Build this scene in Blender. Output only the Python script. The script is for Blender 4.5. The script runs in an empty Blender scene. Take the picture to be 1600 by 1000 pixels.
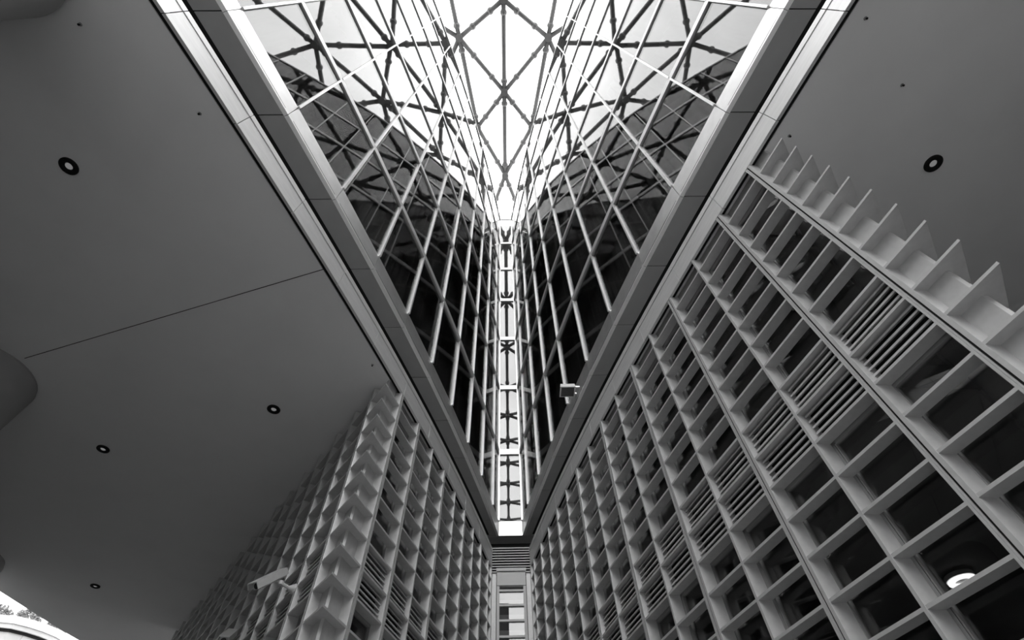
import bpy, math, random
from mathutils import Vector, Matrix
random.seed(7)
sc = bpy.context.scene
COL = sc.collection

# ------------------------------------------------------------------ camera
EYE = 1.6                       # eye height; heights below are measured from the ground
H = 8.0                         # soffit above the eye
CAM = Vector((-0.08, 0.0, EYE))
rows = ((0.99985026, 0.01145522, 0.01297053),      # world X in camera right / up / forward
        (0.00188549, -0.81718604, 0.5763709),
        (-0.0172018, 0.57626014, 0.81708528))
cam_data = bpy.data.cameras.new('camera')
cam = bpy.data.objects.new('camera', cam_data)
COL.objects.link(cam)
m3 = Matrix([[r[0], r[1], -r[2]] for r in rows])
cam.matrix_world = Matrix.Translation(CAM) @ m3.to_4x4()
cam_data.sensor_width = 36.0
cam_data.lens = 36.0 * 760.0 / 1600.0
cam_data.clip_end = 500
sc.camera = cam

# ------------------------------------------------------------------ view, sky
sc.view_settings.view_transform = 'Standard'
sc.view_settings.look = 'None'
sc.view_settings.exposure = 0.15
sc.view_settings.gamma = 1.0
sc.view_settings.use_curve_mapping = False
sc.cycles.max_bounces = 14
sc.cycles.glossy_bounces = 10
sc.cycles.diffuse_bounces = 5
sc.cycles.transparent_max_bounces = 24
sc.cycles.transmission_bounces = 6

world = bpy.data.worlds.new('overcast_sky')
sc.world = world
world.use_nodes = True
wn, wl = world.node_tree.nodes, world.node_tree.links
wn.clear()
w_out = wn.new('ShaderNodeOutputWorld')
w_bg = wn.new('ShaderNodeBackground')
w_tc = wn.new('ShaderNodeTexCoord')
w_no = wn.new('ShaderNodeTexNoise')
w_no.inputs['Scale'].default_value = 2.6
w_no.inputs['Detail'].default_value = 5.0
w_no.inputs['Roughness'].default_value = 0.55
w_cr = wn.new('ShaderNodeValToRGB')
w_cr.color_ramp.elements[0].position = 0.36
w_cr.color_ramp.elements[0].color = (0.70, 0.70, 0.70, 1)
w_cr.color_ramp.elements[1].position = 0.62
w_cr.color_ramp.elements[1].color = (1.0, 1.0, 1.0, 1)
wl.new(w_tc.outputs['Generated'], w_no.inputs['Vector'])
wl.new(w_no.outputs['Fac'], w_cr.inputs['Fac'])
wl.new(w_cr.outputs['Color'], w_bg.inputs['Color'])
w_bg.inputs['Strength'].default_value = 4.3
wl.new(w_bg.outputs['Background'], w_out.inputs['Surface'])

# ------------------------------------------------------------------ materials
def mat_base(name):
    m = bpy.data.materials.new(name)
    m.use_nodes = True
    n, l = m.node_tree.nodes, m.node_tree.links
    n.clear()
    out = n.new('ShaderNodeOutputMaterial')
    return m, n, l, out

def paint(name, v, rough=0.5, var=0.08, scale=6.0, spec=0.4, metal=0.0, bump=0.0, stretch=(1, 1, 1)):
    m, n, l, out = mat_base(name)
    b = n.new('ShaderNodeBsdfPrincipled')
    tc = n.new('ShaderNodeTexCoord')
    mp = n.new('ShaderNodeMapping')
    mp.inputs['Scale'].default_value = stretch
    no = n.new('ShaderNodeTexNoise')
    no.inputs['Scale'].default_value = scale
    no.inputs['Detail'].default_value = 6.0
    cr = n.new('ShaderNodeValToRGB')
    lo, hi = max(0, v * (1 - var)), min(1, v * (1 + var))
    cr.color_ramp.elements[0].position = 0.3
    cr.color_ramp.elements[1].position = 0.7
    cr.color_ramp.elements[0].color = (lo, lo, lo, 1)
    cr.color_ramp.elements[1].color = (hi, hi, hi, 1)
    l.new(tc.outputs['Object'], mp.inputs['Vector'])
    l.new(mp.outputs['Vector'], no.inputs['Vector'])
    l.new(no.outputs['Fac'], cr.inputs['Fac'])
    l.new(cr.outputs['Color'], b.inputs['Base Color'])
    b.inputs['Roughness'].default_value = rough
    b.inputs['Specular IOR Level'].default_value = spec
    b.inputs['Metallic'].default_value = metal
    if bump:
        bp = n.new('ShaderNodeBump')
        bp.inputs['Strength'].default_value = bump
        bp.inputs['Distance'].default_value = 0.01
        l.new(no.outputs['Fac'], bp.inputs['Height'])
        l.new(bp.outputs['Normal'], b.inputs['Normal'])
    l.new(b.outputs['BSDF'], out.inputs['Surface'])
    return m

def glass(name, base, graze, tint, power=3.0, gloss=0.95):
    """coated glass: mirror share rising towards grazing view, the rest passes through tinted"""
    m, n, l, out = mat_base(name)
    lw = n.new('ShaderNodeLayerWeight')
    lw.inputs['Blend'].default_value = 0.5
    pw = n.new('ShaderNodeMath'); pw.operation = 'POWER'; pw.inputs[1].default_value = power
    mr = n.new('ShaderNodeMapRange')
    mr.inputs['To Min'].default_value = base
    mr.inputs['To Max'].default_value = graze
    g = n.new('ShaderNodeBsdfGlossy'); g.inputs['Roughness'].default_value = 0.0
    g.inputs['Color'].default_value = (gloss, gloss, gloss, 1)
    t = n.new('ShaderNodeBsdfTransparent'); t.inputs['Color'].default_value = (tint, tint, tint, 1)
    mx = n.new('ShaderNodeMixShader')
    l.new(lw.outputs['Facing'], pw.inputs[0])
    l.new(pw.outputs[0], mr.inputs['Value'])
    l.new(mr.outputs['Result'], mx.inputs['Fac'])
    l.new(t.outputs['BSDF'], mx.inputs[1])
    l.new(g.outputs['BSDF'], mx.inputs[2])
    l.new(mx.outputs['Shader'], out.inputs['Surface'])
    return m

def emit(name, v, s):
    m, n, l, out = mat_base(name)
    e = n.new('ShaderNodeEmission')
    e.inputs['Color'].default_value = (v, v, v, 1)
    e.inputs['Strength'].default_value = s
    l.new(e.outputs['Emission'], out.inputs['Surface'])
    return m

M = {
    'soffit': paint('soffit_paint', 0.93, 0.42, 0.03, 0.8, 0.35),
    'facade': paint('facade_panel_paint', 0.56, 0.36, 0.05, 14, 0.8, metal=0.1, bump=0.03),
    'fascia': paint('fascia_aluminium', 0.76, 0.36, 0.05, 3, 0.5, metal=0.3, stretch=(1, 1, 6)),
    'ledge': paint('ledge_panel_paint', 0.30, 0.45, 0.05, 2, 0.4),
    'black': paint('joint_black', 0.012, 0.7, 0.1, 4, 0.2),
    'sill': paint('sill_aluminium', 0.80, 0.34, 0.06, 3, 0.5, metal=0.8),
    'mullion': paint('mullion_white_metal', 0.88, 0.32, 0.03, 8, 0.5, metal=0.55),
    'transom': paint('transom_grey_metal', 0.70, 0.4, 0.05, 8, 0.5, metal=0.5),
    'pipe': paint('pipe_dark_paint', 0.30, 0.5, 0.1, 5, 0.4),
    'interior': paint('interior_dark', 0.05, 0.8, 0.3, 1.2, 0.1),
    'room': paint('room_grey', 0.16, 0.8, 0.3, 0.9, 0.1),
    'curtain': paint('curtain_fabric', 0.07, 0.9, 0.2, 10, 0.0),
    'frame': paint('window_frame_metal', 0.30, 0.35, 0.06, 8, 0.5),
    'slat': paint('louvre_slat_metal', 0.55, 0.4, 0.06, 8, 0.4),
    'blocker': paint('blocker_dark', 0.03, 0.5, 0.2, 0.7, 0.3),  # dark surface of the added light-blocking walls
    'column': paint('column_plaster', 0.40, 0.5, 0.05, 3, 0.3),
    'ground': paint('pavement_stone', 0.17, 0.7, 0.12, 0.8, 0.3),
    'device': paint('device_plastic', 0.66, 0.4, 0.05, 10, 0.4),
    'lens': paint('lens_glass_dark', 0.03, 0.1, 0.1, 10, 0.6),
    'white': paint('white_parapet', 0.62, 0.5, 0.05, 1, 0.3),
    'greywall': paint('grey_wall_panel', 0.5, 0.5, 0.12, 0.5, 0.3),
    'leaf': paint('leaf_mix', 0.24, 0.6, 0.5, 3, 0.2),
    'glass_tower': glass('coated_tower_glass', 0.10, 1.0, 0.70, 9.0),
    'glass_end': glass('end_strip_glass', 0.12, 0.80, 0.70, 4.0),
    'glass_window': glass('window_glass', 0.05, 0.60, 0.80, 4.0),
    'lamp': emit('lamp_diffuser', 1.0, 1.6),
    'lamp_dim': emit('downlight_lens', 1.0, 0.16),
}

# ------------------------------------------------------------------ mesh helpers
WORLD = {}          # world location of every parent object

def me(name, verts, faces, mat):
    m = bpy.data.meshes.new(name)
    m.from_pydata([tuple(v) for v in verts], [], faces)
    m.validate()
    m.update()
    m.materials.append(mat)
    return m

class MB:
    def __init__(self):
        self.v, self.f = [], []
    def add(self, verts, faces):
        k = len(self.v)
        self.v += [tuple(v) for v in verts]
        self.f += [tuple(i + k for i in f) for f in faces]
        return self
    def box(self, x0, x1, y0, y1, z0, z1):
        return self.add([(x0, y0, z0), (x1, y0, z0), (x1, y1, z0), (x0, y1, z0),
                         (x0, y0, z1), (x1, y0, z1), (x1, y1, z1), (x0, y1, z1)],
                        [(3, 2, 1, 0), (4, 5, 6, 7), (0, 1, 5, 4), (1, 2, 6, 5), (2, 3, 7, 6), (3, 0, 4, 7)])
    def prism(self, poly, z0, z1):
        n = len(poly)
        v = [(p[0], p[1], z0) for p in poly] + [(p[0], p[1], z1) for p in poly]
        f = [tuple(range(n - 1, -1, -1)), tuple(range(n, 2 * n))]
        f += [(i, (i + 1) % n, n + (i + 1) % n, n + i) for i in range(n)]
        return self.add(v, f)
    def hexa(self, a, b):
        """solid between two quads a and b given as 4 points each"""
        return self.add(list(a) + list(b), [(3, 2, 1, 0), (4, 5, 6, 7), (0, 1, 5, 4), (1, 2, 6, 5), (2, 3, 7, 6), (3, 0, 4, 7)])
    def tube(self, p, q, r0, r1=None, n=10):
        r1 = r0 if r1 is None else r1
        p, q = Vector(p), Vector(q)
        d = (q - p).normalized()
        a = d.orthogonal().normalized()
        b = d.cross(a)
        v = []
        for c, r in ((p, r0), (q, r1)):
            for i in range(n):
                t = 2 * math.pi * i / n
                v.append(c + a * (r * math.cos(t)) + b * (r * math.sin(t)))
        f = [(i, (i + 1) % n, n + (i + 1) % n, n + i) for i in range(n)]
        f += [tuple(range(n - 1, -1, -1)), tuple(range(n, 2 * n))]
        return self.add(v, f)
    def lathe(self, prof, n=32, c=(0, 0, 0)):
        k = len(prof)
        v = []
        for i in range(n):
            t = 2 * math.pi * i / n
            for r, z in prof:
                v.append((c[0] + r * math.cos(t), c[1] + r * math.sin(t), c[2] + z))
        f = []
        for i in range(n):
            j = (i + 1) % n
            for s in range(k - 1):
                f.append((i * k + s, j * k + s, j * k + s + 1, i * k + s + 1))
        return self.add(v, f)
    def mesh(self, name, mat, smooth=False):
        m = me(name, self.v, self.f, mat)
        if smooth:
            for p in m.polygons:
                p.use_smooth = True
        return m

def ob(name, mesh, parent=None, loc=(0, 0, 0), rz=0.0, label=None, cat=None, group=None, kind=None):
    o = bpy.data.objects.new(name, mesh)
    COL.objects.link(o)
    loc = Vector(loc)
    if parent is not None:
        o.parent = parent
        o.location = loc - WORLD[parent.name]
    else:
        o.location = loc
    o.rotation_euler = (0, 0, rz)
    WORLD[o.name] = loc
    if label: o['label'] = label
    if cat: o['category'] = cat
    if group: o['group'] = group
    if kind: o['kind'] = kind
    return o

def local(mb, base):
    """shift a builder's world points so that the object's origin sits at base"""
    b = Vector(base)
    mb.v = [tuple(Vector(v) - b) for v in mb.v]
    return mb

def solid(name, mb, mat, parent=None, base=(0, 0, 0), smooth=False, **kw):
    local(mb, base)
    return ob(name, mb.mesh(name, M[mat], smooth), parent, base, **kw)

def Z(h):                       # height given in units of H above the eye
    return EYE + H * h

# ------------------------------------------------------------------ plan curves of the canyon
def xf(y):                      # lower facades and white fascia
    return 4.856 - 0.366 * y + 0.0055 * y * y
U = 1.25                        # the towers stand back from the podium edge; their dimensions in this unit
def xs(y):                      # glass walls above
    return 4.288 * U - 0.365 * y + 0.0064375 / U * y * y

Y_END = 14.32 * U               # upper end wall
Y_LOW = 15.05                   # lower end wall
H_FAS = 1.07                    # top of the podium fascia
H_LEDGE, H_SILL, H_TOP = 1.07 * U, 1.135 * U, 4.11 * U
STOREYS = [h * U for h in (1.48, 1.91, 2.34, 2.77, 3.20, 3.63)]
FJOINTS = [0.40 + 1.45 * k for k in range(-3, 10)] + [Y_LOW]          # fascia panels
JOINTS = [(0.40 + 1.45 * k) * U for k in range(-5, 10)] + [Y_END]     # glass wall bays

# ------------------------------------------------------------------ ground
g = MB().box(-400, 400, -400, 400, -0.3, 0.0)
solid('floor', g, 'ground', label='grey stone paving of the plaza under the canopy', cat='floor', kind='structure')

# ------------------------------------------------------------------ soffits
def soffit(side, outer, ys, label, name):
    mb = MB()
    z0, z1 = Z(1) + 0.03, Z(1) + 0.35
    rows_ = []
    for y in ys:
        xi = side * (max(xf(min(y, Y_LOW)), 0.35) + 0.15)
        rows_.append(((xi, y), (outer(y), y)))
    v = []
    for a, b in rows_:
        v += [(a[0], a[1], z0), (b[0], b[1], z0), (a[0], a[1], z1), (b[0], b[1], z1)]
    f = []
    for i in range(len(rows_) - 1):
        k, n = 4 * i, 4 * i + 4
        f += [(k, k + 1, n + 1, n), (k + 2, n + 2, n + 3, k + 3), (k, n, n + 2, k + 2), (k + 1, k + 3, n + 3, n + 1)]
    n = 4 * (len(rows_) - 1)
    f += [(0, 2, 3, 1), (n, n + 1, n + 3, n + 2)]
    mb.add(v, f)
    return solid(name, mb, 'soffit', base=(side * 6, 4, z0), label=label, cat='ceiling', kind='structure')

def outer_left(y):
    pts = [(-12, -17.5), (5, -17.6), (13, -17.0), (16.13, -16.42), (18.59, -16.02), (19.63, -15.79), (22, -15.0), (25, -13.2), (27, -11.0), (28, -9.0)]
    for (a, xa), (b, xb) in zip(pts, pts[1:]):
        if y <= b:
            return xa + (xb - xa) * (y - a) / (b - a)
    return pts[-1][1]

ys_l = [-1.8 + 0.5 * i for i in range(60)]
ceil_l = soffit(-1, outer_left, ys_l, 'smooth grey painted soffit on the left with round columns', 'ceiling')
ceil_r = soffit(1, lambda y: 17.0, [-1.8 + 0.5 * i for i in range(50)], 'smooth grey painted soffit at upper right above the finned corner', 'ceiling')
# the long joint across the left soffit
a, b = Vector((-10.15, 6.5, Z(1) + 0.024)), Vector((-3.36, 4.42, Z(1) + 0.024))
d = (b - a).normalized(); nrm = Vector((-d.y, d.x, 0)) * 0.006
j = MB().hexa([a - nrm, b - nrm, b + nrm, a + nrm], [p + Vector((0, 0, 0.01)) for p in (a - nrm, b - nrm, b + nrm, a + nrm)])
solid('panel_joint', j, 'black', ceil_l, base=tuple(a))

# dark lobby walls added out of view to block side light under the soffits
wblock = ob('wall_blocker_left', None, None, (-17.9, 3, 0), label='dark lobby wall added unseen to keep light from under the left soffit', cat='wall', kind='structure')
for i in range(22):
    y0 = -12 + 1.9 * i
    solid('blocker_panel', MB().box(-18.1, -17.9, y0 + 0.03, y0 + 1.87, 0, Z(1) + 0.3 if i < 14 else Z(1) - 0.5), 'blocker', wblock, (-17.9, y0, 0))
for i in range(8):
    x0 = -18 + 1.9 * i
    solid('blocker_panel', MB().box(x0 + 0.03, x0 + 1.87, 29.4, 29.6, 0, Z(1) - 0.5), 'blocker', wblock, (x0, 29.5, 0))
wblock = ob('wall_blocker_right', None, None, (17.2, 3, 0), label='dark lobby wall added unseen to keep light from under the right soffit', cat='wall', kind='structure')
for i in range(18):
    y0 = -10 + 1.9 * i
    solid('blocker_panel', MB().box(17.05, 17.2, y0 + 0.03, y0 + 1.87, 0, Z(1) + 0.3), 'blocker', wblock, (17.2, y0, 0))
wblock = ob('wall_blocker_rear', None, None, (-13, -2.2, 0), label='dark lobby walls added unseen at the rear to darken both soffits', cat='wall', kind='structure')
for i in range(6):
    for sgn in (-1, 1):
        x0 = 8.4 + 1.6 * i if sgn > 0 else -8.4 - 1.6 * (i + 1)
        if sgn > 0 and i > 4: continue
        solid('blocker_panel', MB().box(x0 + 0.03, x0 + 1.57, -2.3, -2.1, 0, Z(1) + 0.35), 'blocker', wblock, (x0, -2.2, 0))
wblock = ob('wall_blocker_far', None, None, (0, -45, 0), label='dark wall added unseen behind the viewpoint to block low sky light', cat='wall', kind='structure')  # unseen wall added to shut out low sky light from behind
for i in range(12):
    x0 = -60 + 10 * i
    solid('blocker_front', MB().box(x0 + 0.1, x0 + 9.9, -46, -45, 0, 28 + 4 * ((i * 7) % 3)), 'blocker', wblock, (x0, -45, 0))

# ------------------------------------------------------------------ fascia, ledge
def strip(curve, side, y0, y1, off0, off1, z0, z1, n=3, gap=0.006):
    """curved solid strip following side*curve(y), between offsets off0 and off1 (positive = away from the axis)"""
    mb = MB()
    y0, y1 = y0 + gap, y1 - gap
    v, f = [], []
    for i in range(n + 1):
        y = y0 + (y1 - y0) * i / n
        a, b = side * (curve(y) + off0), side * (curve(y) + off1)
        v += [(a, y, z0), (b, y, z0), (b, y, z1), (a, y, z1)]
    for i in range(n):
        k = 4 * i
        for s in range(4):
            t = (s + 1) % 4
            f.append((k + s, k + t, k + 4 + t, k + 4 + s))
    f += [(0, 3, 2, 1), tuple(4 * n + i for i in range(4))]
    mb.add(v, f)
    return mb

for side, word in ((-1, 'left'), (1, 'right')):
    base = (side * xf(4), 4, Z(1))
    tr = ob('trim_1' if side < 0 else 'trim_2', None, None, base,
            label=f'pale metal fascia band along the {word} soffit edge, joints between long panels', cat='fascia', kind='structure')
    for y0, e in zip(FJOINTS, FJOINTS[1:]):
        solid('fascia_panel', strip(xf, side, y0, e, 0.0, 0.05, Z(1), Z(H_FAS) - 0.14), 'fascia', tr, (side * xf(y0), y0, Z(1)))
        solid('upper_lip', strip(xf, side, y0, e, -0.012, 0.05, Z(H_FAS) - 0.13, Z(H_FAS)), 'fascia', tr, (side * xf(y0), y0, Z(H_FAS) - 0.13))
        solid('lower_lip', strip(xf, side, y0, e, -0.004, 0.05, Z(1) - 0.035, Z(1) - 0.008), 'fascia', tr, (side * xf(y0), y0, Z(1) - 0.03))
    solid('shadow_gap', strip(xf, side, -1.8, Y_LOW, 0.052, 0.20, Z(1) + 0.05, Z(1) + 0.09, 24), 'black', tr, base)  # black strip set in the gap to stand for its shade
    tl = ob('trim_3' if side < 0 else 'trim_4', None, None, (side * xs(4), 4, Z(H_LEDGE)),
            label=f'dark grey ledge underside between {word} fascia and glass wall', cat='ledge', kind='structure')
    for y0, e in zip(JOINTS, JOINTS[1:]):
        if y0 < -5: continue
        mb = MB(); n = 3; v, f = [], []
        ya, yb = y0 + 0.01, e - 0.01
        for i in range(n + 1):
            y = ya + (yb - ya) * i / n
            p = side * (xs(y) + 0.004); q = side * (U * (xf(y / U) - 0.085))
            v += [(p, y, Z(H_LEDGE)), (q, y, Z(H_LEDGE)), (q, y, Z(H_LEDGE) + 0.05), (p, y, Z(H_LEDGE) + 0.05)]
        for i in range(n):
            k = 4 * i
            for s in range(4):
                t = (s + 1) % 4
                f.append((k + s, k + t, k + 4 + t, k + 4 + s))
        f += [(0, 3, 2, 1), tuple(4 * n + i for i in range(4))]
        mb.add(v, f)
        solid('ledge_panel', mb, 'ledge', tl, (side * xs(y0), y0, Z(H_LEDGE)))
    solid('ledge_back', strip(xs, side, -5, Y_END + 0.8, 0.0, 1.7, Z(H_LEDGE) + 0.06, Z(H_LEDGE) + 0.10, 24), 'black', tl, (side * xs(4), 4, Z(H_LEDGE)))  # black sheet standing in for the shaded recess past the ledge panels
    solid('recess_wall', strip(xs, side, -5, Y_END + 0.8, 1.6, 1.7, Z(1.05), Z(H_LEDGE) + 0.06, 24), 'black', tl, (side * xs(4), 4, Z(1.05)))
t5 = ob('trim_5', None, None, (0, Y_END + 0.4, Z(H_LEDGE)), label='dark ledge underside closing the narrow end of the canyon', cat='ledge', kind='structure')
solid('ledge_panel', MB().box(-1.3, 1.3, Y_END + 0.004, Y_END + 0.9, Z(H_LEDGE) - 0.004, Z(H_LEDGE) + 0.06), 'ledge', t5, (0, Y_END + 0.4, Z(H_LEDGE)))
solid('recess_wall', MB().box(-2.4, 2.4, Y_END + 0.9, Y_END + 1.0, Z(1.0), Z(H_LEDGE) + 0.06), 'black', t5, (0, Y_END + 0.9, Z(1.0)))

# ------------------------------------------------------------------ glass walls
def plank(a, b, out, w0, w1, z0, z1):
    """box between plan points a and b, offsets w0..w1 along out (unit, towards the void)"""
    a, b, out = Vector(a), Vector(b), Vector(out)
    q = [a + out * w0, b + out * w0, b + out * w1, a + out * w1]
    return MB().hexa([(p.x, p.y, z0) for p in q], [(p.x, p.y, z1) for p in q])

def glass_wall(side, word):
    top = ob('glass_curtain_wall', None, None, (side * xs(4), 4, Z(H_LEDGE)),
             label=f'tall mirrored glass curtain wall rising above the {word} fascia', cat='glass wall')
    levels = [H_SILL] + STOREYS + [H_TOP - 0.03]
    js = JOINTS
    for y0, y1 in zip(js, js[1:]):
        A, B = Vector((side * xs(y0), y0)), Vector((side * xs(y1), y1))
        d = (B - A).normalized()
        out = Vector((-d.y, d.x)) if side > 0 else Vector((d.y, -d.x))
        base = (A.x, A.y, Z(H_LEDGE))
        g_ = d * 0.006
        solid('sill_panel', plank(A + g_, B - g_, out, -0.08, 0.0, Z(H_LEDGE) + 0.056, Z(H_SILL)), 'sill', top, base)
        solid('sill_edge', plank(A + g_, B - g_, out, -0.08, 0.015, Z(H_LEDGE) - 0.004, Z(H_LEDGE) + 0.053), 'mullion', top, base)
        for i, (h0, h1) in enumerate(zip(levels, levels[1:])):
            solid('glass_pane', plank(A + d * 0.015, B - d * 0.012, out, -0.045, -0.02, Z(h0) + 0.01, Z(h1) - 0.01), 'glass_tower', top, (A.x, A.y, Z(h0)))
            if i > 0:
                solid('transom', plank(A, B, out, -0.06, 0.03, Z(h0) - 0.12, Z(h0) + 0.12), 'transom', top, (A.x, A.y, Z(h0)))
            solid('mullion', plank(A - d * 0.026, A + d * 0.026, out, -0.05, 0.042, Z(h0) + (0.095 if i else 0.0), Z(h1) - 0.095), 'mullion', top, (A.x, A.y, Z(h0)))
        solid('coping', plank(A, B, out, -0.15, 0.04, Z(H_TOP) - 0.17, Z(H_TOP)), 'transom', top, (A.x, A.y, Z(H_TOP)))
    # dark rooms behind the glass
    y0 = js[0]
    solid('interior_wall', strip(xs, side, y0, Y_END + 0.5, 1.1, 1.2, Z(1.08), Z(H_TOP) - 0.1, 30), 'interior', top, (side * xs(4), 4, Z(1.08)))
    for h in STOREYS:
        solid('interior_slab', strip(xs, side, y0, Y_END + 0.3, 0.12, 1.1, Z(h) - 0.12, Z(h) + 0.05, 30), 'interior', top, (side * xs(4), 4, Z(h)))
    solid('roof_cap', strip(xs, side, y0, Y_END + 0.5, 0.13, 1.2, Z(H_TOP) - 0.1, Z(H_TOP) - 0.05, 30), 'interior', top, (side * xs(4), 4, Z(H_TOP)))
    x0_, x1_ = sorted((side * (xs(y0) + 0.1), side * (xs(y0) + 1.2)))
    solid('end_closure', MB().box(x0_, x1_, y0 - 0.1, y0, Z(1.08), Z(H_TOP) - 0.1), 'interior', top, (side * xs(y0), y0, Z(1.08)))
    lv = [H_SILL] + STOREYS
    for i, h in enumerate(lv[:4]):
        h1 = (lv + [H_TOP])[i + 1]
        mb = MB(); v, f = [], []
        n = 330
        for k in range(n + 1):
            y = -1.2 + (Y_END - 0.5 + 1.2) * k / n
            o = 0.55 + 0.045 * math.sin(k * 1.25 + 0.6 * math.sin(k * 0.31 + i)) + 0.03 * math.sin(k * 0.17)
            x = side * (xs(y) + o)
            v += [(x, y, Z(h) + 0.06), (x, y, Z(h1) - 0.25), (x + side * 0.012, y, Z(h1) - 0.25), (x + side * 0.012, y, Z(h) + 0.06)]
        for k in range(n):
            c = 4 * k
            for s in range(4):
                t = (s + 1) % 4
                f.append((c + s, c + t, c + 4 + t, c + 4 + s))
        mb.add(v, f)
        solid('curtain', mb, 'curtain', top, (side * xs(4), 4, Z(h)), smooth=True)
    return top

glass_wall(-1, 'left')
glass_wall(1, 'right')

# narrow end wall
XE = xs(Y_END)
endw = ob('glass_curtain_wall', None, None, (0, Y_END, Z(H_LEDGE)),
          label='narrow bright glass strip closing the far tip of the canyon', cat='glass wall')
solid('sill_panel', MB().box(-XE + 0.01, XE - 0.01, Y_END, Y_END + 0.06, Z(H_LEDGE) + 0.095, Z(H_SILL) - 0.02), 'mullion', endw, (0, Y_END, Z(H_LEDGE)))
solid('sill_edge', MB().box(-XE, XE, Y_END - 0.03, Y_END + 0.06, Z(H_LEDGE) - 0.004, Z(H_LEDGE) + 0.08), 'mullion', endw, (0, Y_END, Z(H_LEDGE)))
lv = [H_SILL] + STOREYS + [H_TOP]
for i, (h0, h1) in enumerate(zip(lv, lv[1:])):
    solid('glass_pane', MB().box(-XE + 0.05, XE - 0.05, Y_END + 0.02, Y_END + 0.045, Z(h0) + 0.02, Z(h1) - 0.02), 'glass_end', endw, (0, Y_END, Z(h0)))
    if i:
        solid('spandrel', MB().box(-XE, XE, Y_END - 0.05, Y_END + 0.06, Z(h0) - 0.14, Z(h0) + 0.15), 'mullion', endw, (0, Y_END, Z(h0)))
for s in (-1, 1):
    solid('corner_mullion', MB().box(s * XE - 0.045, s * XE + 0.045, Y_END - 0.055, Y_END + 0.05, Z(H_SILL), Z(H_TOP)), 'mullion', endw, (s * XE, Y_END, Z(H_SILL)))
solid('top_rail', MB().box(-XE, XE, Y_END - 0.03, Y_END + 0.03, Z(H_TOP) - 0.02, Z(H_TOP) + 0.04), 'pipe', endw, (0, Y_END, Z(H_TOP)))
solid('interior_wall', MB().box(-3.0, 3.0, Y_END + 0.55, Y_END + 0.65, Z(1.075), Z(H_TOP) - 0.1), 'interior', endw, (0, Y_END + 1, Z(1.1)))

# ------------------------------------------------------------------ steel lattice roof
ZR = Z(4.35 * U)
roof = ob('steel_lattice_roof', None, None, (0, 0, ZR), label='dark steel pipe lattice spanning the sky between the glass walls', cat='roof lattice')
CY = [U * y for y in (11.70, 6.18, 1.10, -3.9, -7.7, -11.5, -15.2, -18.8, -22.4, -26.0)]
def sw(y): return 3.31 * U - 0.172 * y
cols = {}
for k in range(-2, 3):
    if k % 2 == 0:
        cols[k] = [(k * sw(y), y) for y in CY]
    else:
        ymid = [(a + b) / 2 for a, b in zip(CY, CY[1:])]
        cols[k] = [(k * sw(y - 0.56), y - 0.69) for y in ymid]
# tip node row in front of C2
def pipe(p, q, f0, f1, r=0.178):
    p, q = Vector((*p, ZR)), Vector((*q, ZR))
    mb = MB().tube(p, q, r, n=12)
    c = (p + q) / 2
    o = solid('pipe', mb, 'pipe', roof, tuple(c), smooth=False)
    for poly in o.data.polygons[:12]:
        poly.use_smooth = True
    d = (q - p)
    L = d.length
    dn = d / L
    for fr in (f0, f1):
        s = p + d * fr
        solid('collar', MB().tube(s - dn * 0.2, s - dn * 0.08, r * 1.02, r * 1.5, 12).tube(s - dn * 0.08, s + dn * 0.08, r * 1.5, r * 1.5, 12).tube(s + dn * 0.08, s + dn * 0.2, r * 1.5, r * 1.02, 12), 'pipe', o, tuple(s))
    # sleeve thickening between node and collar
    return o
for k, pts in cols.items():
    for p, q in zip(pts, pts[1:]):
        if abs(k) == 2 and p[1] < -4: continue
        pipe(p, q, 0.13, 0.87)
    for p in pts:
        if abs(k) == 2 and p[1] < -4: continue
        P = Vector((*p, ZR))
        solid('node', MB().tube(P - Vector((0, 0, 0.3)), P + Vector((0, 0, 0.3)), 0.30, 0.30, 12), 'pipe', roof, tuple(P))
for k in range(-2, 2):
    A, B = cols[k], cols[k + 1]
    ev, od = (A, B) if k % 2 == 0 else (B, A)
    out2 = max(abs(k), abs(k + 1)) == 2
    for i, o_ in enumerate(od):
        if out2 and o_[1] < -4: continue
        pipe(ev[i], o_, 0.29, 0.69)
        pipe(o_, ev[i + 1], 0.31, 0.71)
# the two short pipes running on from the foremost node to the walls
for s in (-1, 1):
    pipe(cols[0][0], (s * 1.19, 17.75), 0.30, 0.72)

# ------------------------------------------------------------------ lower facades
ROWS = 17
PITCH = H / 18.27
def zr(k): return Z(1) - PITCH * k
DEP = 0.165
mesh_cache = {}

def fin_mesh(L):
    key = ('fin', round(L, 3))
    if key not in mesh_cache:
        mesh_cache[key] = MB().box(0.0115, L - 0.0115, 0.003, DEP, -0.016, 0.016).mesh('fin', M['facade'])
    return mesh_cache[key]
def slat_mesh(L):
    key = ('slat', round(L, 3))
    if key not in mesh_cache:
        a = [(0.05, 0.075, -0.022), (L - 0.05, 0.075, -0.022), (L - 0.05, 0.085, -0.014), (0.05, 0.085, -0.014)]
        b = [(0.05, 0.075, 0.004), (L - 0.05, 0.075, 0.004), (L - 0.05, 0.150, 0.030), (0.05, 0.150, 0.030)]
        a[2] = (L - 0.05, 0.150, 0.018); a[3] = (0.05, 0.150, 0.018)
        mesh_cache[key] = MB().hexa(a, b).mesh('louvre_slat', M['slat'])
    return mesh_cache[key]

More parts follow.
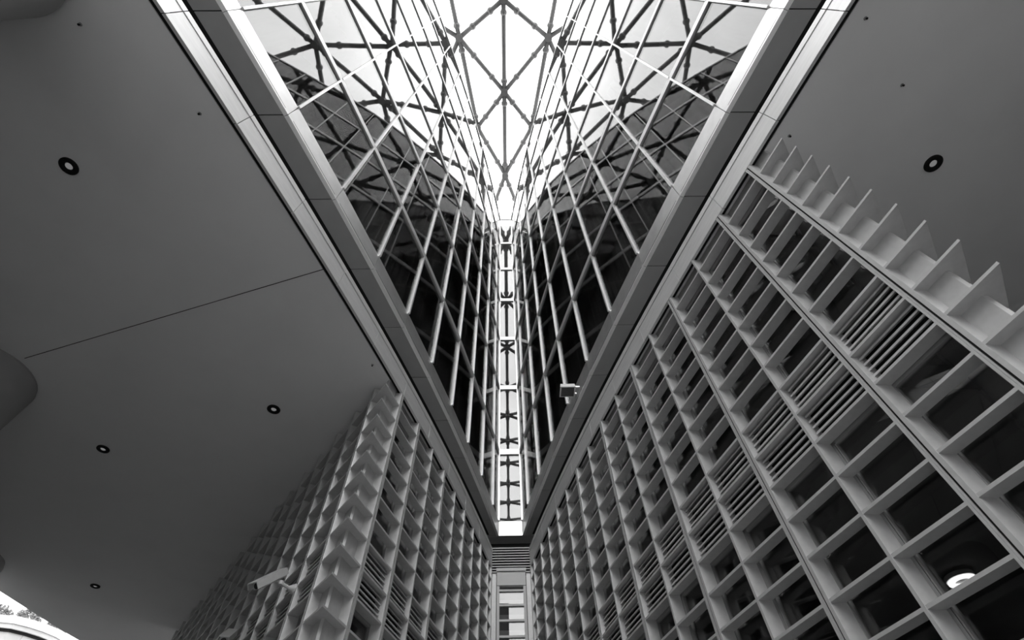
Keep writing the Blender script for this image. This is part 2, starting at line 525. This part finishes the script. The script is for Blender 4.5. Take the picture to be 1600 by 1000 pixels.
def mullion_mesh(kind, z0, z1):
    key = ('mul', kind)
    if key not in mesh_cache:
        mb = MB()
        if kind == 'single':
            mb.prism([(-0.018, 0), (0.018, 0), (0.052, DEP + 0.01), (-0.052, DEP + 0.01)], z0, z1)
        elif kind == 'left_half':
            mb.prism([(-0.055, 0), (-0.030, 0), (-0.030, 0.006), (-0.026, 0.006), (-0.026, 0), (-0.011, 0), (-0.011, DEP + 0.01), (-0.095, DEP + 0.01)], z0, z1)
        else:
            mb.prism([(0.011, 0), (0.055, 0), (0.095, DEP + 0.01), (0.011, DEP + 0.01)], z0, z1)
        mesh_cache[key] = mb.mesh('mullion', M['facade'])
    return mesh_cache[key]

def facade(root, pts, doubles, last_row=ROWS, louvre_rows=((8, 10),), first=0):
    """pts walk with the building on the left hand; one cell between neighbours"""
    n = len(pts)
    pts = [Vector(p) for p in pts]
    ang = [math.atan2((pts[i + 1] - pts[i]).y, (pts[i + 1] - pts[i]).x) for i in range(n - 1)]
    zb = zr(last_row)
    for i, p in enumerate(pts):
        a = ang[0] if i == 0 else ang[-1] if i == n - 1 else 0.5 * (ang[i - 1] + ang[i])
        kinds = ('left_half', 'right_half') if i in doubles else ('single',)
        for kd in kinds:
            ob('mullion', mullion_mesh(kd, 0.0, zr(0) - zb - 0.04), root, (p.x, p.y, zb), a)
        if len(kinds) == 2:
            if 'shade_bar' not in mesh_cache:
                mesh_cache['shade_bar'] = MB().box(-0.0108, 0.0108, 0.014, 0.05, 0.0, zr(0) - zb - 0.05).mesh('gap_shade', M['black'])  # black bar added so the gap between the halves reads as deep shade
            ob('gap_shade', mesh_cache['shade_bar'], root, (p.x, p.y, zb), a)
    for i in range(n - 1):
        L = (pts[i + 1] - pts[i]).length
        x, y, a = pts[i].x, pts[i].y, ang[i]
        for k in range(1, last_row + 1):
            ob('fin', fin_mesh(L), root, (x, y, zr(k)), a)
        # closed top cell
        key = ('top', round(L, 3))
        if key not in mesh_cache:
            mesh_cache[key] = MB().box(0, L, DEP, DEP + 0.04, 0.0, PITCH).mesh('top_panel', M['frame'])
        ob('top_panel', mesh_cache[key], root, (x, y, zr(1)), a)
        prev = 1
        spans = []
        for r0, r1 in louvre_rows:
            spans.append((prev, r0)); prev = r1
        spans.append((prev, last_row))
        for r0, r1 in spans:
            hh = zr(r0) - zr(r1)
            key = ('frame', round(L, 3), r1 - r0)
            if key not in mesh_cache:
                fb = MB()
                e = 0.062
                y0, y1 = DEP + 0.012, DEP + 0.075
                fb.box(e, e + 0.022, y0, y1, 0, hh).box(L - e - 0.022, L - e, y0, y1, 0, hh)
                fb.box(e + 0.030, e + 0.044, y0, y1, 0, hh).box(L - e - 0.044, L - e - 0.030, y0, y1, 0, hh)
                fb.box(e, L - e, y0, y1, hh - 0.05, hh).box(e, L - e, y0, y1, 0, 0.05)
                fb.box(0.0, e, y0, y0 + 0.02, 0, hh).box(L - e, L, y0, y0 + 0.02, 0, hh)
                mesh_cache[key] = (fb.mesh('window_frame', M['frame']),
                                   MB().box(e + 0.03, L - e - 0.03, DEP + 0.045, DEP + 0.058, 0.03, hh - 0.03).mesh('window_pane', M['glass_window']))
            fm, pm = mesh_cache[key]
            fo = ob('window_frame', fm, root, (x, y, zr(r1)), a)
            po = bpy.data.objects.new('window_pane', pm); COL.objects.link(po); po.parent = fo
        for r0, r1 in louvre_rows:
            for k in range(r0, r1):
                for s in range(5):
                    ob('louvre_slat', slat_mesh(L), root, (x, y, zr(k) - PITCH * (s + 0.62) / 5.2), a)
            hh = zr(r0) - zr(r1)
            key = ('lback', round(L, 3), r1 - r0)
            if key not in mesh_cache:
                mesh_cache[key] = MB().box(0, L, DEP + 0.05, DEP + 0.08, 0, hh).mesh('louvre_back', M['black'])
            ob('louvre_back', mesh_cache[key], root, (x, y, zr(r1)), a)

def chevron(root, P, T, Q, last_row=ROWS):
    """corner of two facades; P and Q are the neighbouring mullion points, T the tip, building inside"""
    P, T, Q = Vector(P), Vector(T), Vector(Q)
    u, v = (P - T).normalized(), (Q - T).normalized()
    bis = (u + v).normalized()
    cosb = max(0.2, bis.dot(u)); sinb = math.sqrt(1 - cosb * cosb)
    def inner(dep): return T + bis * (dep / sinb)
    nu = (bis - u * bis.dot(u)).normalized(); nv = (bis - v * bis.dot(v)).normalized()
    Lu, Lv = (P - T).length - 0.03, (Q - T).length - 0.03
    def poly(d0, d1):
        return [T + u * Lu + nu * d0, inner(d0) if d0 > 0 else T, T + v * Lv + nv * d0,
                T + v * Lv + nv * d1, inner(d1), T + u * Lu + nu * d1]
    area = lambda pl: sum(a.x * b.y - b.x * a.y for a, b in zip(pl, pl[1:] + pl[:1]))
    pl = poly(0.003, 0.17)
    if area(pl) < 0: pl = pl[::-1]
    base = Vector((T.x, T.y))
    mesh = MB().prism([p - base for p in pl], -0.016, 0.016).mesh('corner_fin', M['facade'])
    for k in range(1, last_row + 1):
        ob('corner_fin', mesh, root, (T.x, T.y, zr(k)))
    # folded corner panel behind the fins, with a blunt nose
    d0, d1 = 0.14, 0.20
    blunt = lambda d: [T + u * Lu + nu * d, inner(d) + u * 0.05, inner(d) + v * 0.05, T + v * Lv + nv * d]
    pl2 = blunt(d0) + blunt(d1)[::-1]
    if area(pl2) < 0: pl2 = pl2[::-1]
    zb = zr(last_row)
    ob('corner_panel', MB().prism([p - base for p in pl2], 0, zr(0) - zb + 0.1).mesh('corner_panel', M['facade']), root, (T.x, T.y, zb))

GRID = [15.02] + [15.45 - 0.857 * k for k in range(1, 16)]        # far to near
DBL_Y = {15.02, *(round(15.45 - 0.857 * k, 3) for k in (2, 4, 6, 8, 10, 12, 14, 15))}
# right building: walk far -> near, interior on the left hand (+x)
wr = ob('wall_right', None, None, (xf(8), 8, zr(ROWS)), label='right pale facade grid of fins and deep mullions with windows and louvres', cat='facade', kind='structure')
pts_r = [(xf(y), y) for y in GRID]
dbl = {i for i, y in enumerate(GRID) if round(y, 3) in DBL_Y}
facade(wr, pts_r, dbl)
T_R = (xf(2.0), 2.0)
chevron(wr, (xf(GRID[-1] - 0.02), GRID[-1] - 0.02), T_R, (T_R[0] + 0.612 * 0.62, T_R[1] + 0.79 * 0.62))
sd = Vector((0.612, 0.79))
A = Vector(T_R) + sd * 0.62
B = Vector(T_R) + sd * 14
q = Vector((-sd.y, sd.x)) * 0.2
mb = MB().prism([A, B, B + q, A + q], 0, Z(1))
solid('end_wall_panel', mb, 'facade', wr, (A.x, A.y, 0))
# plinth and dark rooms of the right building
def offset_strip(ys, o0, o1, z0, z1, side):
    v, f = [], []
    for y in ys:
        s = (-0.366 + 0.011 * y); L = math.hypot(1, s)
        nx, ny = 1 / L, -s / L          # away from the axis (for side = +1)
        p = Vector((xf(y) + nx * o0, y + ny * o0)); r = Vector((xf(y) + nx * o1, y + ny * o1))
        v += [(side * p.x, p.y, z0), (side * r.x, r.y, z0), (side * r.x, r.y, z1), (side * p.x, p.y, z1)]
    for i in range(len(ys) - 1):
        k = 4 * i
        for s_ in range(4):
            t = (s_ + 1) % 4
            f.append((k + s_, k + t, k + 4 + t, k + 4 + s_))
    n = len(ys) - 1
    f += [(0, 3, 2, 1), tuple(4 * n + i for i in range(4))]
    return MB().add(v, f)
ysr = [2.7 + (15.0 - 2.7) * i / 14 for i in range(15)]
solid('plinth', offset_strip(ysr, 0.0, 0.25, 0.0, zr(ROWS), 1), 'facade', wr, (xf(8), 8, 0))
side_in = [Vector(T_R) + sd * t_ + Vector((-sd.y, sd.x)) * 0.25 for t_ in (13.6, 2.0)]
def wedge(o, z0, z1):
    pl = []
    for y in ysr[1:]:
        s_ = (-0.366 + 0.011 * y); L_ = math.hypot(1, s_)
        pl.append(Vector((xf(y) + o / L_, y - s_ / L_ * o)))
    return MB().prism((pl + side_in)[::-1], z0, z1)
solid('interior_slab', wedge(0.3, zr(9) - 0.2, zr(9) + 0.2), 'room', wr, (xf(8), 8, zr(9)))
solid('interior_slab', wedge(0.3, zr(1), zr(1) + 0.2), 'room', wr, (xf(8), 8, zr(1)))
solid('interior_wall', MB().prism([Vector((0.8, 15.3)), side_in[0], side_in[0] + Vector((0, 0.2)), Vector((0.8, 15.5))], 0, Z(1)), 'room', wr, (6, 14, 0))
solid('interior_wall', MB().prism([side_in[1], side_in[0], side_in[0] + Vector((-0.03, 0.03)), side_in[1] + Vector((-0.03, 0.03))], 0, Z(1)), 'room', wr, (6, 5, 0))

# left building along the canyon: walk near -> far, interior on the left hand (-x)
GL = [7.62, 8.58] + [15.45 - 0.857 * k for k in range(7, 0, -1)] + [15.02]
DBL_L = {7.62, 8.58, 15.02, *(round(15.45 - 0.857 * k, 3) for k in (2, 4, 6))}
wl_ = ob('wall_left', None, None, (-xf(10), 10, zr(ROWS)), label='left pale facade grid of fins along the canyon with chevron corner', cat='facade', kind='structure')
pts_l = [(-xf(y), y) for y in GL]
facade(wl_, pts_l, {i for i, y in enumerate(GL) if round(y, 3) in DBL_L})
T_L = (-2.585, 6.90)
side_d = Vector((-0.612, 0.79))
S0 = Vector(T_L) + side_d * 0.70
chevron(wl_, pts_l[0], T_L, S0)
ysl = [7.9 + (15.0 - 7.9) * i / 10 for i in range(11)]
solid('plinth', offset_strip([7.5] + ysl, 0.0, 0.2, 0.0, zr(ROWS), -1), 'facade', wl_, (-xf(10), 10, 0))
solid('interior_wall', offset_strip(ysl, 0.62, 0.70, 0.0, Z(1), -1), 'room', wl_, (-xf(10), 10, 0))
# its side face, in the shade of the soffit: walk far -> corner
ws = ob('wall_side', None, None, (S0.x, S0.y, zr(ROWS)), label='shaded side face of the left building running away under the soffit', cat='facade', kind='structure')
NS = 16
pts_s = [S0 + side_d * (0.91 * k) for k in range(NS, -1, -1)]
facade(ws, pts_s, {i for i in range(NS + 1) if (NS - i) % 2 == 0 or i == NS - 1})
sn = Vector((0.79, 0.612))
E_ = S0 + side_d * (0.91 * NS)
mb = MB().prism([S0 + sn * 0.5 + side_d * 0.5, S0 + sn * 0.58 + side_d * 0.5, E_ + sn * 0.58, E_ + sn * 0.5], 0, Z(1))
solid('interior_wall', mb, 'room', ws, (S0.x, S0.y, 0))
mb = MB().prism([S0, S0 + sn * 0.2, E_ + sn * 0.2, E_], 0, zr(ROWS))
solid('plinth', mb, 'facade', ws, (S0.x, S0.y, 0))

# lower end wall
wb = ob('wall_back', None, None, (0, Y_LOW, 0), label='narrow end wall between the two facades with louvres and stacked windows', cat='wall', kind='structure')
XL = xf(Y_LOW)
for i in range(10):
    z = Z(1.082) - 0.05 - 0.085 * i
    solid('louvre_slat', MB().hexa([(-XL, Y_LOW - 0.02, z - 0.05), (XL, Y_LOW - 0.02, z - 0.05), (XL, Y_LOW + 0.06, z - 0.02), (-XL, Y_LOW + 0.06, z - 0.02)],
                                   [(-XL, Y_LOW - 0.02, z - 0.02), (XL, Y_LOW - 0.02, z - 0.02), (XL, Y_LOW + 0.06, z + 0.01), (-XL, Y_LOW + 0.06, z + 0.01)]), 'slat', wb, (0, Y_LOW, z))
solid('louvre_back', MB().box(-XL, XL, Y_LOW + 0.08, Y_LOW + 0.12, Z(0.97), Z(1.085)), 'black', wb, (0, Y_LOW, Z(0.97)))
solid('cover_panel', MB().box(-0.44, 0.44, Y_LOW - 0.02, Y_LOW + 0.1, Z(0.925), Z(0.977)), 'white', wb, (0, Y_LOW, Z(0.92)))
solid('cover_edge', MB().box(-0.46, 0.46, Y_LOW - 0.03, Y_LOW + 0.1, Z(0.979), Z(0.99)), 'white', wb, (0, Y_LOW, Z(0.98)))
for s in (-1, 1):
    solid('side_panel', MB().box(min(s * 0.46, s * 0.75), max(s * 0.46, s * 0.75), Y_LOW + 0.02, Y_LOW + 0.1, 0, Z(0.98)), 'facade', wb, (s * 0.5, Y_LOW, 0))
    solid('window_post', MB().box(s * 0.40 - 0.04, s * 0.40 + 0.04, Y_LOW - 0.03, Y_LOW + 0.08, 0, Z(0.922)), 'white', wb, (s * 0.4, Y_LOW, 0))
WZ = [0.905 - 0.052 * i for i in range(10)]
for i, (h1, h0) in enumerate(zip(WZ, WZ[1:])):
    solid('window_rail', MB().box(-0.36, 0.36, Y_LOW - 0.02, Y_LOW + 0.08, Z(h1) - 0.02, Z(h1) + 0.035), 'white', wb, (0, Y_LOW, Z(h1)))
    solid('window_pane', MB().box(-0.36, 0.36, Y_LOW + 0.03, Y_LOW + 0.05, Z(h0) + 0.035, Z(h1) - 0.02), 'glass_tower', wb, (0, Y_LOW, Z(h0)))
    solid('blind', MB().box(-0.35, 0.35, Y_LOW + 0.2, Y_LOW + 0.22, Z(h0) + 0.05, Z(h0) + 0.25), 'slat', wb, (0, Y_LOW, Z(h0)))
solid('lower_panel', MB().box(-0.36, 0.36, Y_LOW, Y_LOW + 0.08, 0, Z(WZ[-1])), 'facade', wb, (0, Y_LOW, 0))
solid('interior_wall', MB().box(-0.75, 0.75, Y_LOW + 0.9, Y_LOW + 1.0, 0, Z(1.04)), 'room', wb, (0, Y_LOW + 0.9, 0))

# ring lamp glowing inside the right building
lr = ob('ring_lamp', None, None, (7.0, 7.72, zr(9) - 0.36), label='glowing round ceiling lamp seen through a lower right window', cat='lamp')
solid('lamp_ring', MB().lathe([(0.11, 0.0), (0.20, 0.0), (0.20, 0.03), (0.11, 0.03), (0.11, 0.0)], 28, (7.0, 7.72, zr(9) - 0.34)), 'lamp', lr, (7.0, 7.72, zr(9) - 0.34), smooth=False)
solid('lamp_plate', MB().lathe([(0.0, 0.035), (0.21, 0.035), (0.21, 0.1), (0.0, 0.1)], 28, (7.0, 7.72, zr(9) - 0.34)), 'device', lr, (7.0, 7.72, zr(9) - 0.305))

# ------------------------------------------------------------------ columns under the soffit
col_labels = ['round plaster column at the top left edge of the picture',
              'round plaster column at the left edge, where the soffit joint ends',
              'round plaster column at the left edge near the bright outdoor corner']
for i in range(3):
    c = ((-6.55, -0.5), (-11.15, 6.9), (-16.05, 13.95))[i]
    t = ob('round_column', None, None, (c[0], c[1], 0), label=col_labels[i], cat='column', group='round columns under the left soffit')
    solid('shaft', MB().lathe([(0.95, 0.12), (0.95, Z(1) - 0.06), (0.93, Z(1) - 0.03)], 48, (c[0], c[1], 0)), 'column', t, (c[0], c[1], 0.12), smooth=True)
    solid('base_ring', MB().lathe([(0.0, 0.0), (1.0, 0.0), (1.0, 0.11), (0.95, 0.13), (0.0, 0.13)], 48, (c[0], c[1], 0)), 'black', t, (c[0], c[1], 0))
    solid('top_ring', MB().lathe([(0.0, -0.03), (0.915, -0.03), (0.915, 0.03), (0.0, 0.03)], 48, (c[0], c[1], Z(1))), 'column', t, (c[0], c[1], Z(1)))

# ------------------------------------------------------------------ downlights, sprinklers
dl = [(-7.15, 2.50, 'black-rimmed downlight in the upper left soffit, largest of the left ones'),
      (-5.42, 8.09, 'black-rimmed downlight in the left soffit nearest the finned corner'),
      (-9.90, 9.36, 'black-rimmed downlight in the middle of the dark left soffit'),
      (-13.28, 15.87, 'dim downlight far back in the left soffit near the bright corner'),
      (7.09, 2.56, 'black-rimmed downlight in the right soffit above the fins')]
for x, y, lab in dl:
    zc = Z(1) + 0.03
    t = ob('downlight', None, None, (x, y, zc), label=lab, cat='downlight', group='soffit downlights')
    solid('rim', MB().lathe([(0.145, 0.0), (0.145, -0.018), (0.125, -0.03), (0.075, -0.03), (0.06, -0.012), (0.06, 0.0)], 32, (x, y, zc)), 'black', t, (x, y, zc), smooth=True)
    solid('lens', MB().lathe([(0.0, -0.018), (0.04, -0.016), (0.055, -0.008), (0.055, 0.0)], 24, (x, y, zc)), 'lamp_dim', t, (x, y, zc), smooth=True)
sp = [(-5.97, 0.53, 'tiny sprinkler head near the top left column'), (-4.75, 1.71, 'tiny sprinkler head on the left soffit beside the fascia'),
      (6.01, 1.36, 'tiny sprinkler head in the open middle of the right soffit'), (5.08, 0.49, 'tiny sprinkler head on the right soffit at the top edge'),
      (4.52, 2.10, 'tiny sprinkler head above the topmost right corner fin'), (-2.95, 6.80, 'tiny sprinkler head beside the tip of the left building')]
for x, y, lab in sp:
    zc = Z(1) + 0.03
    t = ob('sprinkler_head', None, None, (x, y, zc), label=lab, cat='sprinkler', group='soffit sprinkler heads')
    solid('escutcheon', MB().lathe([(0.0, -0.008), (0.022, -0.006), (0.026, 0.0)], 14, (x, y, zc)), 'frame', t, (x, y, zc))
    solid('nozzle', MB().lathe([(0.0, -0.04), (0.016, -0.04), (0.016, -0.034), (0.006, -0.030), (0.008, -0.006)], 12, (x, y, zc)), 'black', t, (x, y, zc))

# ------------------------------------------------------------------ security cameras, floodlight
def cctv(base, neck, rear, front, label, r=0.07):
    base, neck, rear, front = map(Vector, (base, neck, rear, front))
    t = ob('security_camera', None, None, tuple(base), label=label, cat='camera', group='security cameras on the side face')
    n = Vector((-0.79, -0.612, 0))
    solid('wall_plate', MB().tube(base, base + n * 0.04, 0.085, 0.075, 20).tube(base + n * 0.04, base + n * 0.11, 0.07, 0.03, 20), 'device', t, tuple(base))
    mid = (rear * 0.75 + front * 0.25)
    solid('arm', MB().tube(base + n * 0.09, neck, 0.028, 0.026, 12).tube(neck - Vector((0, 0, 0.03)), neck + Vector((0, 0, 0.03)), 0.042, 0.042, 14).tube(neck, mid - Vector((0, 0, 0.05)), 0.026, 0.03, 12), 'device', t, tuple(neck))
    d = (front - rear).normalized(); sd_ = d.cross(Vector((0, 0, 1))).normalized(); up = sd_.cross(d)
    def ring(c, prof): return [c + sd_ * a_ + up * b_ for a_, b_ in prof]
    body = [(-0.065, -0.055), (0.065, -0.055), (0.075, 0.0), (0.065, 0.055), (-0.065, 0.055), (-0.075, 0.0)]
    v = ring(rear, body) + ring(front, body)
    f = [tuple(range(5, -1, -1)), tuple(range(6, 12))] + [(i, (i + 1) % 6, 6 + (i + 1) % 6, 6 + i) for i in range(6)]
    solid('housing', MB().add(v, f), 'device', t, tuple(rear))
    hood = [(-0.095, -0.03), (-0.085, -0.03), (-0.075, 0.062), (0.075, 0.062), (0.085, -0.03), (0.095, -0.03), (0.085, 0.075), (-0.085, 0.075)]
    v = ring(rear - d * 0.02, hood) + ring(front + d * 0.09, hood)
    nn = len(hood)
    f = [tuple(range(nn - 1, -1, -1)), tuple(range(nn, 2 * nn))] + [(i, (i + 1) % nn, nn + (i + 1) % nn, nn + i) for i in range(nn)]
    solid('sun_hood', MB().add(v, f), 'device', t, tuple(rear))
    solid('lens', MB().tube(front, front + d * 0.012, 0.045, 0.045, 18), 'lens', t, tuple(front))
cctv((-3.60, 8.22, EYE + 4.04), (-3.80, 8.08, EYE + 4.08), (-3.86, 8.16, EYE + 4.28), (-4.00, 7.74, EYE + 3.87), 'pale security camera with sun hood on the shaded side face')
cctv((-5.02, 10.08, EYE + 3.85), (-5.2, 9.95, EYE + 3.9), (-5.24, 9.97, EYE + 4.12), (-5.02, 9.36, EYE + 3.76), 'pale security camera low on the side face at the bottom edge')

t = ob('floodlight_box', None, None, (2.12, 10.4, Z(1.36)), label='small pale floodlight box bracketed to the right glass sill', cat='floodlight')
zb0, zb1 = Z(1.356), Z(1.356) + 0.15
solid('housing', MB().hexa([(1.53, 10.15, zb0), (2.0, 10.15, zb0), (2.0, 10.58, zb0), (1.53, 10.58, zb0)],
                           [(1.55, 10.17, zb1), (1.98, 10.17, zb1), (1.98, 10.56, zb1), (1.55, 10.56, zb1)]), 'device', t, (1.75, 10.4, zb0))
solid('lamp_glass', MB().box(1.57, 1.96, 10.19, 10.54, zb0 - 0.014, zb0 + 0.004), 'lens', t, (1.75, 10.4, zb0))
for yy in (10.22, 10.50):
    solid('bracket_arm', MB().box(1.98, xs(yy) - 0.04, yy - 0.022, yy + 0.022, zb0 + 0.04, zb0 + 0.085), 'mullion', t, (2.0, yy, zb0))

# ------------------------------------------------------------------ outdoors beyond the soffit, bottom left
bw = [(-40.0, 34.2), (-37.0, 34.5), (-34.5, 35.16), (-33.41, 35.49), (-32.7, 36.1), (-32.18, 36.78), (-31.77, 37.59), (-31.45, 39.15), (-31.4, 42), (-31.8, 48)]
fb = ob('far_building', None, None, (-33.4, 35.5, 0), label='far building with rounded white parapet beyond the soffit, bottom left', cat='building')
def bend(off0, off1, z0, z1):
    v, f = [], []
    n = len(bw)
    for i, p in enumerate(bw):
        a = Vector(bw[max(0, i - 1)]); b = Vector(bw[min(n - 1, i + 1)])
        d_ = (b - a).normalized(); out = Vector((d_.y, -d_.x))
        q0, q1 = Vector(p) + out * off0, Vector(p) + out * off1
        v += [(q0.x, q0.y, z0), (q1.x, q1.y, z0), (q1.x, q1.y, z1), (q0.x, q0.y, z1)]
    for i in range(n - 1):
        k = 4 * i
        for s in range(4):
            tt = (s + 1) % 4
            f.append((k + s, k + tt, k + 4 + tt, k + 4 + s))
    f += [(0, 3, 2, 1), tuple(4 * (n - 1) + i for i in range(4))]
    return MB().add(v, f)
zt = Z(2.0)
solid('parapet', bend(-0.5, 0.0, zt - 0.45, zt), 'white', fb, (-33.4, 35.5, zt))
solid('parapet_soffit', bend(-0.6, -0.06, zt - 0.72, zt - 0.45), 'greywall', fb, (-33.4, 35.5, zt))
solid('shadow_gap', bend(-0.6, -0.2, zt - 0.85, zt - 0.72), 'black', fb, (-33.4, 35.5, zt))  # black band painted in as the shadow line under the parapet
n = len(bw)
for i in range(n - 1):
    a, b = Vector(bw[i]), Vector(bw[i + 1])
    m = max(1, int((b - a).length / 1.0))
    for k in range(m):
        p, q_ = a + (b - a) * (k / m), a + (b - a) * ((k + 1) / m)
        d_ = (q_ - p).normalized(); out = Vector((d_.y, -d_.x))
        solid('wall_panel', plank(p + d_ * 0.04, q_ - d_ * 0.04, out, -0.6, -0.3, 0, zt - 0.86), 'greywall', fb, (p.x, p.y, 0))
# rooftop shrubs behind the parapet
def shrub(c, r, lab, seed):
    rnd = random.Random(seed)
    t = ob('rooftop_shrub', None, None, c, label=lab, cat='shrub', group='shrubs behind the white parapet')
    mb = MB()
    for i in range(800):
        th, ph = rnd.uniform(0, 2 * math.pi), math.acos(rnd.uniform(-0.2, 1))
        rr = r * rnd.uniform(0.55, 1.0)
        p = Vector(c) + Vector((rr * math.sin(ph) * math.cos(th), rr * math.sin(ph) * math.sin(th), 0.25 * r + rr * 0.9 * math.cos(ph)))
        u_ = Vector((rnd.uniform(-1, 1), rnd.uniform(-1, 1), rnd.uniform(-1, 1))).normalized()
        w_ = u_.orthogonal().normalized()
        s = rnd.uniform(0.06, 0.13)
        mb.add([p - u_ * s, p + w_ * s * 0.5, p + u_ * s, p - w_ * s * 0.5], [(0, 1, 2, 3)])
    o = solid('foliage', mb, 'leaf', t, c); o['kind'] = 'stuff'
    solid('stem', MB().tube(Vector(c) - Vector((0, 0, 1.2)), Vector(c) + Vector((0, 0, 0.3 * r)), 0.06, 0.03, 8), 'leaf', t, c)
shr = [(-37.7, 35.95, 0.95, 'leftmost rooftop shrub above the white parapet'), (-35.8, 36.35, 0.9, 'second rooftop shrub from the left above the white parapet'),
       (-34.0, 36.9, 0.85, 'third rooftop shrub from the left above the white parapet'), (-32.75, 38.3, 0.75, 'rightmost low rooftop shrub above the white parapet')]
for i, (x, y, r, lab) in enumerate(shr):
    shrub((x, y, zt + 0.1), r, lab, 20 + i)

# the towers' axis lies two centimetres to the right of the podium's
for o in COL.objects:
    if o.parent is None and o.name.split('.')[0] in ('glass_curtain_wall', 'steel_lattice_roof', 'floodlight_box', 'trim_3', 'trim_4', 'trim_5'):
        o.location.x += 0.02
